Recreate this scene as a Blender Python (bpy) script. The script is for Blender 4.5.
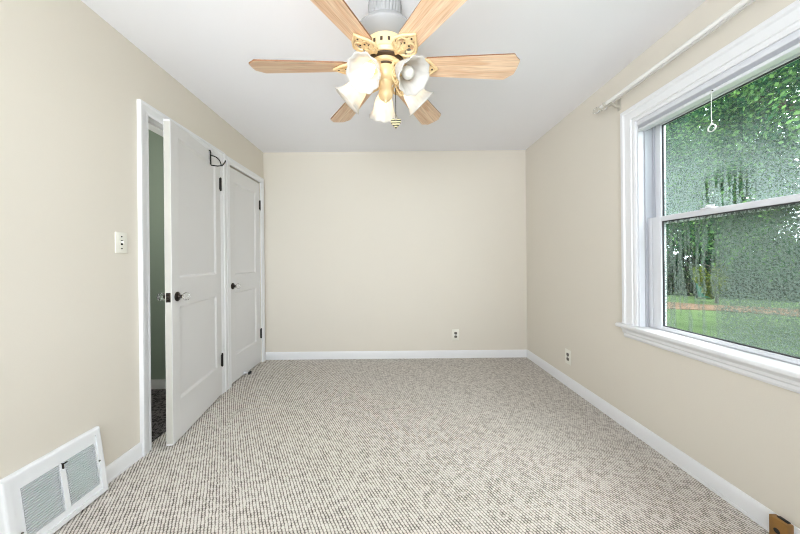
import bpy, bmesh, math, random
from mathutils import Vector, Matrix, Euler
PI = math.pi
S = bpy.context.scene
C = S.collection
for o in list(bpy.data.objects): bpy.data.objects.remove(o)

# ------------------------------------------------------------------ room numbers (metres)
XL, XR, D, H, EYE = -1.511, 1.5825, 3.42, 2.44, 1.153
YB = -0.80                                   # wall behind the camera

# ------------------------------------------------------------------ camera
cam = bpy.data.cameras.new('camera'); camo = bpy.data.objects.new('camera', cam); C.objects.link(camo)
cam.sensor_width = 36; cam.sensor_fit = 'HORIZONTAL'; cam.lens = 290/800*36
cam.shift_x = (400-392.35)/800; cam.shift_y = (260.514-267)/800
cam.clip_start = 0.02; cam.clip_end = 300
camo.matrix_world = Matrix.Translation((0, 0, EYE)) @ Matrix.Rotation(PI/2, 4, 'X') @ Matrix.Rotation(-9.735e-3, 4, 'Z')
S.camera = camo

# ------------------------------------------------------------------ sky, lights, exposure
S.view_settings.view_transform = 'Standard'; S.view_settings.look = 'None'
S.view_settings.gamma = 1; S.view_settings.use_curve_mapping = False
S.view_settings.exposure = 0.06
S.cycles.filter_width = 1.1; S.cycles.denoising_prefilter = 'NONE'
w = bpy.data.worlds.new('overcast_sky'); S.world = w; w.use_nodes = True
nt = w.node_tree; bg = nt.nodes['Background']
tc = nt.nodes.new('ShaderNodeTexCoord'); sep = nt.nodes.new('ShaderNodeSeparateXYZ'); rmp = nt.nodes.new('ShaderNodeValToRGB')
nt.links.new(tc.outputs['Generated'], sep.inputs[0]); nt.links.new(sep.outputs['Z'], rmp.inputs[0])
rmp.color_ramp.elements[0].position = 0.0; rmp.color_ramp.elements[0].color = (.62, .70, .76, 1)
rmp.color_ramp.elements[1].position = 0.9; rmp.color_ramp.elements[1].color = (.92, .97, 1.0, 1)
nt.links.new(rmp.outputs[0], bg.inputs['Color']); bg.inputs['Strength'].default_value = 8.0

def area_light(name, loc, rot, sx, sy, power, col, portal=False, spread=PI):
    l = bpy.data.lights.new(name, 'AREA'); l.shape = 'RECTANGLE'; l.size = sx; l.size_y = sy
    l.energy = power; l.color = col; l.spread = spread
    o = bpy.data.objects.new(name, l); C.objects.link(o); o.location = loc; o.rotation_euler = rot
    if portal: l.cycles.is_portal = True
    return o
# added fill light, shone in through the added opening behind the camera
area_light('rear_fill_light', (-.45, YB-0.32, 1.30), (PI/2+.50, 0, -.12), 1.7, 1.35, 37, (.94, .975, 1.0), spread=2.0)
su = bpy.data.lights.new('veiled_sun', 'SUN'); su.energy = 5.0; su.angle = math.radians(45); su.color = (1, .98, .95)
suo = bpy.data.objects.new('veiled_sun', su); C.objects.link(suo); suo.rotation_euler = Vector((-.64, .12, -.76)).to_track_quat('-Z', 'Y').to_euler()
area_light('portal_side_window', (XR+0.16, 1.30, 1.40), (0, PI/2, 0), 1.3, 1.15, 1, (1, 1, 1), portal=True)
l = bpy.data.lights.new('hallway_fill_light', 'POINT'); l.energy = 13; l.color = (1, .95, .88); l.shadow_soft_size = .1  # added light without a fixture, brightens the hallway
o = bpy.data.objects.new('hallway_fill_light', l); C.objects.link(o); o.location = (-2.1, 1.6, 1.75)

# ------------------------------------------------------------------ materials
def lin(c):
    c = c/255.0
    return c/12.92 if c <= .04045 else ((c+.055)/1.055)**2.4
def rgb(r, g, b): return (lin(r), lin(g), lin(b), 1)
def mat(name, col, rough=.5, metal=0.0, bump=None, vary=0.0, spec=.5, trans=0.0):
    """plain surface with faint procedural tone variation and optional fine bump (scale, strength)"""
    m = bpy.data.materials.new(name); m.use_nodes = True; n = m.node_tree.nodes; L = m.node_tree.links
    p = n['Principled BSDF']; p.inputs['Roughness'].default_value = rough; p.inputs['Metallic'].default_value = metal
    p.inputs['Specular IOR Level'].default_value = spec
    p.inputs['Base Color'].default_value = col
    t = n.new('ShaderNodeTexCoord')
    if vary:
        nz = n.new('ShaderNodeTexNoise'); nz.inputs['Scale'].default_value = 3.0; nz.inputs['Detail'].default_value = 4
        L.new(t.outputs['Object'], nz.inputs['Vector'])
        mx = n.new('ShaderNodeMix'); mx.data_type = 'RGBA'
        mx.inputs[6].default_value = tuple(c*(1-vary) for c in col[:3])+(1,); mx.inputs[7].default_value = tuple(min(1, c*(1+vary)) for c in col[:3])+(1,)
        L.new(nz.outputs[0], mx.inputs[0]); L.new(mx.outputs[2], p.inputs['Base Color'])
    if bump:
        nb = n.new('ShaderNodeTexNoise'); nb.inputs['Scale'].default_value = bump[0]; nb.inputs['Detail'].default_value = 3
        L.new(t.outputs['Object'], nb.inputs['Vector'])
        b = n.new('ShaderNodeBump'); b.inputs['Strength'].default_value = bump[1]; b.inputs['Distance'].default_value = .002
        L.new(nb.outputs[0], b.inputs['Height']); L.new(b.outputs[0], p.inputs['Normal'])
    return m
M = {}
M['wall'] = mat('beige_wall_paint', rgb(223.5, 216.5, 204.5), .75, bump=(160, .12), vary=.012, spec=.25)
M['ceiling'] = mat('ceiling_paint', rgb(240, 239, 242), .85, bump=(120, .12), vary=.01, spec=.2)
M['trim'] = mat('white_trim_paint', rgb(234, 234, 236), .38, bump=(40, .05), vary=.01)
M['door'] = mat('white_door_paint', rgb(224, 223, 223), .45, bump=(25, .08), vary=.015)
M['door_edge'] = mat('worn_door_edge', rgb(196, 193, 186), .6, vary=.10)
M['black'] = mat('black_iron', rgb(22, 20, 19), .4, .5)
M['bronze'] = mat('dark_bronze', rgb(52, 46, 42), .3, .8)
M['vent'] = mat('white_enamel', rgb(234, 235, 238), .35)
M['vent_dark'] = mat('vent_recess', rgb(222, 222, 224), .7)
M['plate'] = mat('ivory_plastic', rgb(238, 235, 224), .4)
M['receptacle'] = mat('dark_receptacle', rgb(98, 92, 84), .5)
M['slot'] = mat('dark_slot', rgb(30, 28, 27), .6)
M['screw'] = mat('steel_screw', rgb(120, 118, 112), .35, .8)
M['hall'] = mat('sage_hall_paint', rgb(150, 165, 152), .8, vary=.01)
M['hall_dark'] = mat('grey_hall_cornice', rgb(108, 108, 106), .7)
M['vinyl'] = mat('white_vinyl', rgb(222, 223, 228), .32)
M['track'] = mat('grey_jamb_liner', rgb(176, 177, 184), .5)
M['gasket'] = mat('dark_gasket_and_shade', rgb(60, 60, 64), .6)
M['shade_cloth'] = mat('white_shade_cloth', rgb(222, 223, 228), .7)
M['rod'] = mat('white_rod_enamel', rgb(238, 236, 232), .35)
M['bracket'] = mat('pewter_bracket', rgb(196, 190, 178), .4, .25)
M['cord'] = mat('white_cord', rgb(225, 225, 222), .7)
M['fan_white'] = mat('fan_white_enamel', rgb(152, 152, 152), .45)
M['fan_cream'] = mat('antique_cream_metal', rgb(236, 208, 160), .38, .15, vary=.08)
M['fan_groove'] = mat('brown_antiquing', rgb(70, 52, 34), .6)
M['block'] = mat('varnished_wood_block', rgb(142, 102, 48), .45, vary=.2)
M['trunk'] = mat('bark', rgb(66, 56, 46), .9, bump=(18, .6), vary=.25)
M['car'] = mat('white_car_paint', rgb(236, 238, 240), .25)
M['car_glass'] = mat('dark_car_glass', rgb(40, 46, 52), .1)
M['tyre'] = mat('black_rubber', rgb(28, 28, 30), .8)
M['bin'] = mat('teal_plastic', rgb(24, 100, 82), .5)
M['ceramic'] = mat('charm_ceramic', rgb(230, 222, 190), .3)

def glass_mat(name, tint=(1, 1, 1, 1)):
    m = bpy.data.materials.new(name); m.use_nodes = True
    p = m.node_tree.nodes['Principled BSDF']; p.inputs['Base Color'].default_value = tint
    p.inputs['Transmission Weight'].default_value = 1; p.inputs['Roughness'].default_value = .03; p.inputs['IOR'].default_value = 1.48
    return m
M['crystal'] = glass_mat('clear_crystal', (.95, .96, .95, 1))

def milk_glass(name):
    m = bpy.data.materials.new(name); m.use_nodes = True; n = m.node_tree.nodes; L = m.node_tree.links
    n.remove(n['Principled BSDF']); out = n['Material Output']
    d = n.new('ShaderNodeBsdfDiffuse'); d.inputs[0].default_value = rgb(228, 227, 226)
    t = n.new('ShaderNodeBsdfTranslucent'); t.inputs[0].default_value = rgb(240, 236, 228)
    g = n.new('ShaderNodeBsdfGlossy'); g.inputs['Roughness'].default_value = .25
    a = n.new('ShaderNodeMixShader'); a.inputs[0].default_value = .5; b = n.new('ShaderNodeMixShader'); b.inputs[0].default_value = .06
    L.new(d.outputs[0], a.inputs[1]); L.new(t.outputs[0], a.inputs[2]); L.new(a.outputs[0], b.inputs[1]); L.new(g.outputs[0], b.inputs[2])
    L.new(b.outputs[0], out.inputs[0]); return m
M['milk'] = milk_glass('frosted_milk_glass')
def emit(name, col, st):
    m = bpy.data.materials.new(name); m.use_nodes = True; p = m.node_tree.nodes['Principled BSDF']
    p.inputs['Base Color'].default_value = col; p.inputs['Emission Color'].default_value = col; p.inputs['Emission Strength'].default_value = st
    return m
M['bulb_warm'] = emit('lit_warm_bulb', (1, .80, .53, 1), 12)
M['bulb_soft'] = emit('lit_soft_bulb', (1, .92, .80, 1), 10)
M['bulb_front'] = emit('lit_front_bulb', (1, .84, .60, 1), 3.5)
M['bulb_off'] = mat('unlit_bulb', rgb(215, 212, 205), .3)

def wood_mat():
    m = bpy.data.materials.new('light_oak'); m.use_nodes = True; n = m.node_tree.nodes; L = m.node_tree.links
    p = n['Principled BSDF']; p.inputs['Roughness'].default_value = .42
    t = n.new('ShaderNodeTexCoord'); mp = n.new('ShaderNodeMapping'); mp.inputs['Scale'].default_value = (1.3, 16, 16)
    nz = n.new('ShaderNodeTexNoise'); nz.inputs['Scale'].default_value = 2.2; nz.inputs['Detail'].default_value = 5; nz.inputs['Distortion'].default_value = 1.2
    mp2 = n.new('ShaderNodeMapping'); mp2.inputs['Scale'].default_value = (6, 150, 150)
    nz2 = n.new('ShaderNodeTexNoise'); nz2.inputs['Scale'].default_value = 1.5; nz2.inputs['Detail'].default_value = 2
    r = n.new('ShaderNodeValToRGB'); e = r.color_ramp.elements
    e[0].position = .30; e[0].color = rgb(222, 178, 140); e[1].position = .62; e[1].color = rgb(243, 214, 184)
    mx = n.new('ShaderNodeMix'); mx.data_type = 'RGBA'; mx.blend_type = 'MULTIPLY'; mx.inputs[0].default_value = .35
    r2 = n.new('ShaderNodeValToRGB'); r2.color_ramp.elements[0].position = .35; r2.color_ramp.elements[0].color = (.5, .42, .36, 1); r2.color_ramp.elements[1].position = .55
    L.new(t.outputs['Object'], mp.inputs[0]); L.new(mp.outputs[0], nz.inputs['Vector']); L.new(nz.outputs[0], r.inputs[0])
    L.new(t.outputs['Object'], mp2.inputs[0]); L.new(mp2.outputs[0], nz2.inputs['Vector']); L.new(nz2.outputs[0], r2.inputs[0])
    L.new(r.outputs[0], mx.inputs[6]); L.new(r2.outputs[0], mx.inputs[7]); L.new(mx.outputs[2], p.inputs['Base Color'])
    return m
M['oak'] = wood_mat()
M['oak_edge'] = mat('dark_blade_edge', rgb(132, 88, 54), .5, vary=.1)

def carpet_mat(name, light, mid, dark, ang, pu, pv, k):
    """looped berber: ribs of staggered loops, dark flecks and shade between the loops painted into the colour, fine bump"""
    m = bpy.data.materials.new(name); m.use_nodes = True; n = m.node_tree.nodes; L = m.node_tree.links
    p = n['Principled BSDF']; p.inputs['Roughness'].default_value = .95; p.inputs['Specular IOR Level'].default_value = .1
    t = n.new('ShaderNodeTexCoord'); mp = n.new('ShaderNodeMapping')
    mp.vector_type = 'POINT'; mp.inputs['Rotation'].default_value = (0, 0, ang)
    wob = n.new('ShaderNodeTexNoise'); wob.inputs['Scale'].default_value = 30; wob.inputs['Detail'].default_value = 2
    add = n.new('ShaderNodeVectorMath'); add.operation = 'MULTIPLY_ADD'; add.inputs[1].default_value = (.007, .009, 0)
    L.new(t.outputs['Object'], wob.inputs['Vector']); L.new(wob.outputs['Color'], add.inputs[0]); L.new(t.outputs['Object'], add.inputs[2])
    L.new(add.outputs[0], mp.inputs[0])
    sc = n.new('ShaderNodeVectorMath'); sc.operation = 'MULTIPLY'; sc.inputs[1].default_value = (1/pu, 1/pv, 0)
    L.new(mp.outputs[0], sc.inputs[0])
    sp = n.new('ShaderNodeSeparateXYZ'); L.new(sc.outputs[0], sp.inputs[0])
    def mth(op, a, b=None):
        q = n.new('ShaderNodeMath'); q.operation = op
        for i, v in enumerate((a, b)):
            if v is None: continue
            if isinstance(v, (int, float)): q.inputs[i].default_value = v
            else: L.new(v, q.inputs[i])
        return q.outputs[0]
    u, v = sp.outputs[0], sp.outputs[1]
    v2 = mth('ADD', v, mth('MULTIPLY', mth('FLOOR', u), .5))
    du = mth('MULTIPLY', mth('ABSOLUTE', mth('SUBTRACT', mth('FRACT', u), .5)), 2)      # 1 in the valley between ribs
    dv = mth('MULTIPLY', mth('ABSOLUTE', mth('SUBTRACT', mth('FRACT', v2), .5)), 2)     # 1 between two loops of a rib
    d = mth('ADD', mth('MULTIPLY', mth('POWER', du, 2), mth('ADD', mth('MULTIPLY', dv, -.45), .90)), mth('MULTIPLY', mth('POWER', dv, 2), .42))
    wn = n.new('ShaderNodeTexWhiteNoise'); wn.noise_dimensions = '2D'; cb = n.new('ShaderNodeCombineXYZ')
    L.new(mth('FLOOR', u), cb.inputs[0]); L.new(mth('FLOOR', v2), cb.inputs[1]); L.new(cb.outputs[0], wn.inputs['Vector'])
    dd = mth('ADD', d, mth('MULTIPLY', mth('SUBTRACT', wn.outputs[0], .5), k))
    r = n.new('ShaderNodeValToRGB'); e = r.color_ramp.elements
    e[0].position = .22; e[0].color = light; e[1].position = .80; e[1].color = dark  # dark end paints shade into the gaps between loops
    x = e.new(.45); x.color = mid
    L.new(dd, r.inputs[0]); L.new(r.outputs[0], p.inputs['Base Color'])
    b = n.new('ShaderNodeBump'); b.inputs['Strength'].default_value = .6; b.inputs['Distance'].default_value = .004; b.invert = True
    L.new(d, b.inputs['Height']); L.new(b.outputs[0], p.inputs['Normal'])
    return m
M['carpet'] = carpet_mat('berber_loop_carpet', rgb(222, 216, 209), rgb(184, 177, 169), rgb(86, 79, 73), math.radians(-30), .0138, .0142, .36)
M['hall_carpet'] = carpet_mat('dark_grey_carpet', rgb(122, 116, 118), rgb(84, 80, 82), rgb(26, 25, 27), 0, .014, .014, .9)

def leaf_mat(name, c1, c2, c3):
    m = bpy.data.materials.new(name); m.use_nodes = True; n = m.node_tree.nodes; L = m.node_tree.links
    n.remove(n['Principled BSDF']); out = n['Material Output']
    g = n.new('ShaderNodeNewGeometry'); r = n.new('ShaderNodeValToRGB'); e = r.color_ramp.elements
    e[0].position = 0; e[0].color = c1; e[1].position = 1; e[1].color = c3; x = e.new(.45); x.color = c2
    L.new(g.outputs['Random Per Island'], r.inputs[0])
    d = n.new('ShaderNodeBsdfDiffuse'); t = n.new('ShaderNodeBsdfTranslucent'); a = n.new('ShaderNodeMixShader'); a.inputs[0].default_value = .35
    L.new(r.outputs[0], d.inputs[0]); L.new(r.outputs[0], t.inputs[0]); L.new(d.outputs[0], a.inputs[1]); L.new(t.outputs[0], a.inputs[2]); L.new(a.outputs[0], out.inputs[0])
    return m
M['leaf'] = leaf_mat('maple_leaf', rgb(20, 46, 34), rgb(42, 80, 52), rgb(104, 138, 76))
M['leaf_dark'] = leaf_mat('dark_leaf', rgb(14, 34, 30), rgb(28, 58, 42), rgb(66, 100, 60))
M['leaf_hedge'] = leaf_mat('hedge_leaf', rgb(12, 22, 18), rgb(20, 36, 24), rgb(44, 62, 32))
M['leaf_yellow'] = leaf_mat('yellow_green_leaf', rgb(44, 62, 26), rgb(76, 92, 34), rgb(112, 118, 44))

def ground_mat(name, a, b, scale, bscale):
    m = bpy.data.materials.new(name); m.use_nodes = True; n = m.node_tree.nodes; L = m.node_tree.links
    p = n['Principled BSDF']; p.inputs['Roughness'].default_value = .95; p.inputs['Specular IOR Level'].default_value = .1
    t = n.new('ShaderNodeTexCoord'); z = n.new('ShaderNodeTexNoise'); z.inputs['Scale'].default_value = scale; z.inputs['Detail'].default_value = 8; z.inputs['Roughness'].default_value = .7
    r = n.new('ShaderNodeValToRGB'); r.color_ramp.elements[0].position = .3; r.color_ramp.elements[0].color = a; r.color_ramp.elements[1].position = .7; r.color_ramp.elements[1].color = b
    L.new(t.outputs['Object'], z.inputs['Vector']); L.new(z.outputs[0], r.inputs[0]); L.new(r.outputs[0], p.inputs['Base Color'])
    zb = n.new('ShaderNodeTexNoise'); zb.inputs['Scale'].default_value = bscale; bm_ = n.new('ShaderNodeBump'); bm_.inputs['Strength'].default_value = .6; bm_.inputs['Distance'].default_value = .03
    L.new(t.outputs['Object'], zb.inputs['Vector']); L.new(zb.outputs[0], bm_.inputs['Height']); L.new(bm_.outputs[0], p.inputs['Normal'])
    return m
M['lawn'] = ground_mat('lawn', rgb(54, 74, 42), rgb(86, 104, 66), 2.2, 40)
M['dirt'] = ground_mat('bare_earth', rgb(84, 64, 50), rgb(112, 92, 76), 3, 30)

def fogged_pane(name, upper):
    """window pane with condensation: clear glass, milky droplets, clear vertical runs where drops ran down"""
    m = bpy.data.materials.new(name); m.use_nodes = True; n = m.node_tree.nodes; L = m.node_tree.links
    n.remove(n['Principled BSDF']); out = n['Material Output']
    def node(t, **k):
        q = n.new(t)
        for a, v in k.items(): setattr(q, a, v)
        return q
    def math_(op, a, b=None, clamp=False):
        q = node('ShaderNodeMath', operation=op, use_clamp=clamp)
        for i, v in enumerate((a, b)):
            if v is None: continue
            if isinstance(v, (int, float)): q.inputs[i].default_value = v
            else: L.new(v, q.inputs[i])
        return q.outputs[0]
    def noise(vec, scale, detail=2, rough=.5):
        q = node('ShaderNodeTexNoise'); q.inputs['Scale'].default_value = scale; q.inputs['Detail'].default_value = detail; q.inputs['Roughness'].default_value = rough
        L.new(vec, q.inputs['Vector']); return q.outputs[0]
    def step(v, a, b):
        q = node('ShaderNodeMapRange', interpolation_type='SMOOTHSTEP'); q.inputs[1].default_value = a; q.inputs[2].default_value = b
        L.new(v, q.inputs[0]); return q.outputs[0]
    t = node('ShaderNodeTexCoord'); ob = t.outputs['Object']; sp = node('ShaderNodeSeparateXYZ'); L.new(ob, sp.inputs[0])
    y, z = sp.outputs['Y'], sp.outputs['Z']          # object origin at world origin: y is the depth along the wall, z the height
    mp = node('ShaderNodeMapping'); mp.inputs['Scale'].default_value = (1, 85, 5.0); L.new(ob, mp.inputs[0])
    runs = noise(mp.outputs[0], 1.0, 2)
    drops = noise(ob, 130, 3, .6)
    big = noise(ob, 3.5, 3)
    if upper:
        # mist gathers in the lower far corner and fades towards the upper near side
        g = math_('ADD', math_('MULTIPLY', y, .55), math_('MULTIPLY', z, -1.25))
        mist = step(math_('ADD', g, math_('MULTIPLY', big, .5)), -1.42, -.62)
        band = math_('MULTIPLY', step(y, 1.30, 1.40), math_('SUBTRACT', 1, step(y, 1.56, 1.62)))
        low = math_('SUBTRACT', 1, step(math_('ADD', z, math_('MULTIPLY', big, .25)), 1.62, 1.78))
        run = math_('MULTIPLY', math_('MULTIPLY', band, low), step(runs, .49, .54))
        amount = math_('ADD', math_('MULTIPLY', mist, .62), .03)
    else:
        near = math_('SUBTRACT', 1, step(y, 1.42, 1.50))
        mist = math_('ADD', math_('MULTIPLY', near, .14), .56)
        run = math_('MULTIPLY', math_('SUBTRACT', 1, near), step(runs, .47, .53))
        amount = mist
    speck = step(drops, .45, .57)
    fac = math_('MULTIPLY', amount, math_('ADD', math_('MULTIPLY', speck, .90), .22))
    fac = math_('MULTIPLY', fac, math_('SUBTRACT', 1, math_('MULTIPLY', run, .98)), True)
    tr = node('ShaderNodeBsdfTransparent'); tr.inputs[0].default_value = (.95, .98, .97, 1)
    df = node('ShaderNodeBsdfDiffuse'); df.inputs[0].default_value = rgb(140, 152, 152) if upper else rgb(98, 108, 103)
    tl = node('ShaderNodeBsdfTranslucent'); tl.inputs[0].default_value = rgb(140, 154, 152) if upper else rgb(98, 110, 103)
    fm = node('ShaderNodeMixShader'); fm.inputs[0].default_value = .6; L.new(df.outputs[0], fm.inputs[1]); L.new(tl.outputs[0], fm.inputs[2])
    a = node('ShaderNodeMixShader'); L.new(fac, a.inputs[0]); L.new(tr.outputs[0], a.inputs[1]); L.new(fm.outputs[0], a.inputs[2])
    gl = node('ShaderNodeBsdfGlossy'); gl.inputs['Roughness'].default_value = .05
    b = node('ShaderNodeMixShader'); b.inputs[0].default_value = .03; L.new(a.outputs[0], b.inputs[1]); L.new(gl.outputs[0], b.inputs[2])
    L.new(b.outputs[0], out.inputs[0]); return m
M['pane_upper'] = fogged_pane('misted_upper_pane', True)
M['pane_lower'] = fogged_pane('misted_lower_pane', False)

# ------------------------------------------------------------------ mesh helpers
def bm_new(): return bmesh.new()
def box(bm, x0, x1, y0, y1, z0, z1, bev=0.0, seg=2, mtx=None):
    r = bmesh.ops.create_cube(bm, size=1); v = r['verts']
    bmesh.ops.transform(bm, matrix=Matrix.Translation(((x0+x1)/2, (y0+y1)/2, (z0+z1)/2)) @ Matrix.Diagonal((abs(x1-x0), abs(y1-y0), abs(z1-z0), 1)), verts=v)
    if bev:
        es = list({e for q in v for e in q.link_edges})
        rr = bmesh.ops.bevel(bm, geom=es, offset=bev, segments=seg, affect='EDGES', profile=.5)
        v = list({q for f in rr['faces'] for q in f.verts} | {q for q in v if q.is_valid})
    if mtx: bmesh.ops.transform(bm, matrix=mtx, verts=[q for q in v if q.is_valid])
    return v
def tube(bm, pts, rad, seg=8, closed=False):
    pts = [Vector(p) for p in pts]; n = len(pts)
    rads = rad if isinstance(rad, (list, tuple)) else [rad]*n
    rings = []; up = None
    for i, p in enumerate(pts):
        a = pts[(i-1) % n] if (closed or i > 0) else p
        b = pts[(i+1) % n] if (closed or i < n-1) else p
        t = (b-a).normalized()
        if up is None:
            up = Vector((0, 0, 1)) if abs(t.z) < .9 else Vector((1, 0, 0))
        s = t.cross(up)
        if s.length < 1e-4: s = t.cross(Vector((1, .3, 0)))
        s.normalize(); up = s.cross(t).normalized()
        rings.append([bm.verts.new(p + rads[i]*(math.cos(2*PI*k/seg)*s + math.sin(2*PI*k/seg)*up)) for k in range(seg)])
    m = n if closed else n-1
    for i in range(m):
        A, B = rings[i], rings[(i+1) % n]
        for k in range(seg): bm.faces.new((A[k], A[(k+1) % seg], B[(k+1) % seg], B[k]))
    if not closed:
        bm.faces.new(rings[0][::-1]); bm.faces.new(rings[-1])
def lathe(bm, prof, seg=32, mtx=None, flute=None, cap=True):
    """prof: list of (r, z); flute(k, i)->radius factor"""
    vs = []
    rings = []
    for i, (r, z) in enumerate(prof):
        ring = []
        for k in range(seg):
            q = r*(flute(2*PI*k/seg, i) if flute else 1)
            ring.append(bm.verts.new((q*math.cos(2*PI*k/seg), q*math.sin(2*PI*k/seg), z)))
        rings.append(ring); vs += ring
    for A, B in zip(rings, rings[1:]):
        for k in range(seg): bm.faces.new((A[k], A[(k+1) % seg], B[(k+1) % seg], B[k]))
    if cap:
        bm.faces.new(rings[0][::-1]); bm.faces.new(rings[-1])
    if mtx: bmesh.ops.transform(bm, matrix=mtx, verts=vs)
    return vs
def sweep(bm, path, prof, mp, closed=False):
    """profile (across, out) mitred along a 2-D path in a wall plane; mp(a, b, out) -> world"""
    n = len(path); P = [Vector(p) for p in path]; rows = []
    for i in range(n):
        def nrm(a, b):
            t = (b-a).normalized(); return Vector((-t.y, t.x))
        if closed or 0 < i < n-1:
            n1 = nrm(P[(i-1) % n], P[i]); n2 = nrm(P[i], P[(i+1) % n]); m = (n1+n2)/(1+n1.dot(n2))
        elif i == 0: m = nrm(P[0], P[1])
        else: m = nrm(P[-2], P[-1])
        rows.append([bm.verts.new(mp(*(P[i]+m*a), o)) for a, o in prof])
    k = len(prof)
    for i in range(n if closed else n-1):
        A, B = rows[i], rows[(i+1) % n]
        for j in range(k): bm.faces.new((A[j], B[j], B[(j+1) % k], A[(j+1) % k]))
    if not closed:
        bm.faces.new(rows[0]); bm.faces.new(rows[-1][::-1])
def prism(bm, outline, z0, z1, mtx=None):
    lo = [bm.verts.new((x, y, z0)) for x, y in outline]; hi = [bm.verts.new((x, y, z1)) for x, y in outline]
    n = len(outline)
    for i in range(n): bm.faces.new((lo[i], lo[(i+1) % n], hi[(i+1) % n], hi[i]))
    bm.faces.new(lo[::-1]); bm.faces.new(hi)
    if mtx: bmesh.ops.transform(bm, matrix=mtx, verts=lo+hi)
    return lo+hi
def obj(name, bm, m, parent=None, smooth=True, ang=35):
    bmesh.ops.recalc_face_normals(bm, faces=bm.faces)
    me = bpy.data.meshes.new(name); bm.to_mesh(me); bm.free()
    for q in (m if isinstance(m, (list, tuple)) else [m]): me.materials.append(q)
    if smooth:
        me.shade_smooth() if hasattr(me, 'shade_smooth') else None
        try: me.set_sharp_from_angle(angle=math.radians(ang))
        except Exception: pass
    o = bpy.data.objects.new(name, me); C.objects.link(o)
    if parent: o.parent = parent
    return o
def tag(o, label, cat=None, group=None, kind=None):
    o['label'] = label
    if cat: o['category'] = cat
    if group: o['group'] = group
    if kind: o['kind'] = kind
    return o
def thing(name, label, cat, loc=(0, 0, 0), rz=0, group=None, kind=None):
    o = bpy.data.objects.new(name, None); C.objects.link(o); o.location = loc; o.rotation_euler = (0, 0, rz); o.empty_display_size = .1
    return tag(o, label, cat, group, kind)
def copy_tree(o, parent=None):
    c = o.copy(); C.objects.link(c)
    if parent: c.parent = parent
    for ch in [q for q in bpy.data.objects if q.parent == o]: copy_tree(ch, c)
    return c
def struct(name, bm, m, label, cat, **k): return tag(obj(name, bm, m, **k), label, cat, kind='structure')
LEFT = lambda a, b, o: (XL+o, a, b)
RIGHT = lambda a, b, o: (XR-o, a, b)
BACK = lambda a, b, o: (a, D-o, b)

# ------------------------------------------------------------------ room shell
DY0, DY1, DH = 1.795, 2.520, 2.060            # main doorway in the left wall
CY0, CY1 = 2.690, 3.325                       # closet door
WT = 0.13
WY0, WY1, WZ0, WZ1 = 0.735, 1.865, 0.715, 2.030   # side window opening
bm = bm_new(); box(bm, XL-.045, XR+.15, YB-.15, D+.12, -.12, 0); struct('floor', bm, M['carpet'], 'beige berber loop carpet with dark flecks and painted shade between loops across the room', 'floor')
bm = bm_new(); box(bm, -2.75, XR+.15, YB-.15, D+.12, H, H+.12); struct('ceiling', bm, M['ceiling'], 'smooth pale grey ceiling above the fan', 'ceiling')
bm = bm_new(); box(bm, XL-WT, XR+.15, D, D+.12, 0, H); struct('wall_back', bm, M['wall'], 'bare beige wall straight ahead with one outlet', 'wall')
bm = bm_new()
box(bm, XL-WT, XL, YB-.15, DY0-.018, 0, H); box(bm, XL-WT, XL, DY0-.018, DY1+.018, DH+.018, H); box(bm, XL-WT, XL, DY1+.018, CY0, 0, H)
box(bm, XL-WT, XL, CY0, CY1, DH, H); box(bm, XL-WT, XL, CY1, D, 0, H); box(bm, XL-WT, XL-.043, CY0, CY1, 0, DH)
struct('wall_left', bm, M['wall'], 'beige wall with light switch, doorway and closet', 'wall')
bm = bm_new()
box(bm, XR, XR+.15, YB-.15, WY0, 0, H); box(bm, XR, XR+.15, WY1, D, 0, H)
box(bm, XR, XR+.15, WY0, WY1, 0, WZ0-.02); box(bm, XR, XR+.15, WY0, WY1, WZ1, H)
struct('wall_right', bm, M['wall'], 'beige wall that holds the window and curtain rod', 'wall')
bm = bm_new(); RX0, RX1, RZ0, RZ1 = -1.3, .45, .80, 2.2
box(bm, XL-WT, RX0, YB-.12, YB, 0, H); box(bm, RX1, XR+.15, YB-.12, YB, 0, H); box(bm, RX0, RX1, YB-.12, YB, 0, RZ0); box(bm, RX0, RX1, YB-.12, YB, RZ1, H)
struct('wall_front', bm, M['wall'], 'beige wall behind the camera with a wide opening added for fill light', 'wall')
# unseen window added behind the camera for the fill light: frame and opening only
bm = bm_new()
sweep(bm, [(RX0, RZ0), (RX1, RZ0), (RX1, RZ1), (RX0, RZ1)], [(-.07, 0), (0, 0), (0, .02), (-.07, .02)], lambda a, b, o: (a, YB+o, b), True)
box(bm, -.445, -.405, YB-.08, YB-.05, RZ0, RZ1)
tag(obj('added_rear_window', bm, M['trim']), 'wide white framed window added behind the camera for fill light', 'window', kind='structure')

# hallway beyond the open door
bm = bm_new(); box(bm, -2.75, XL-.045, .9, 2.78, -.12, -.002); struct('floor_hall', bm, M['hall_carpet'], 'dark grey hallway carpet beyond the open door', 'floor')
bm = bm_new(); box(bm, -2.75, XL-WT, 2.66, 2.78, 0, H); box(bm, -2.75, -2.63, .9, 2.66, 0, H); box(bm, -2.75, XL-WT, .78, .9, 0, H)
struct('wall_hall', bm, M['hall'], 'sage green hallway wall seen through the door gap', 'wall')
bm = bm_new(); sweep(bm, [(-2.63, 0), (XL-WT, 0)], [(0, 0), (.075, 0), (.085, .006), (.085, .012), (0, .014)], lambda a, b, o: (a, 2.66-o, b))
struct('baseboard_hall', bm, M['trim'], 'white baseboard on the sage hallway wall', 'baseboard')

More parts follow.
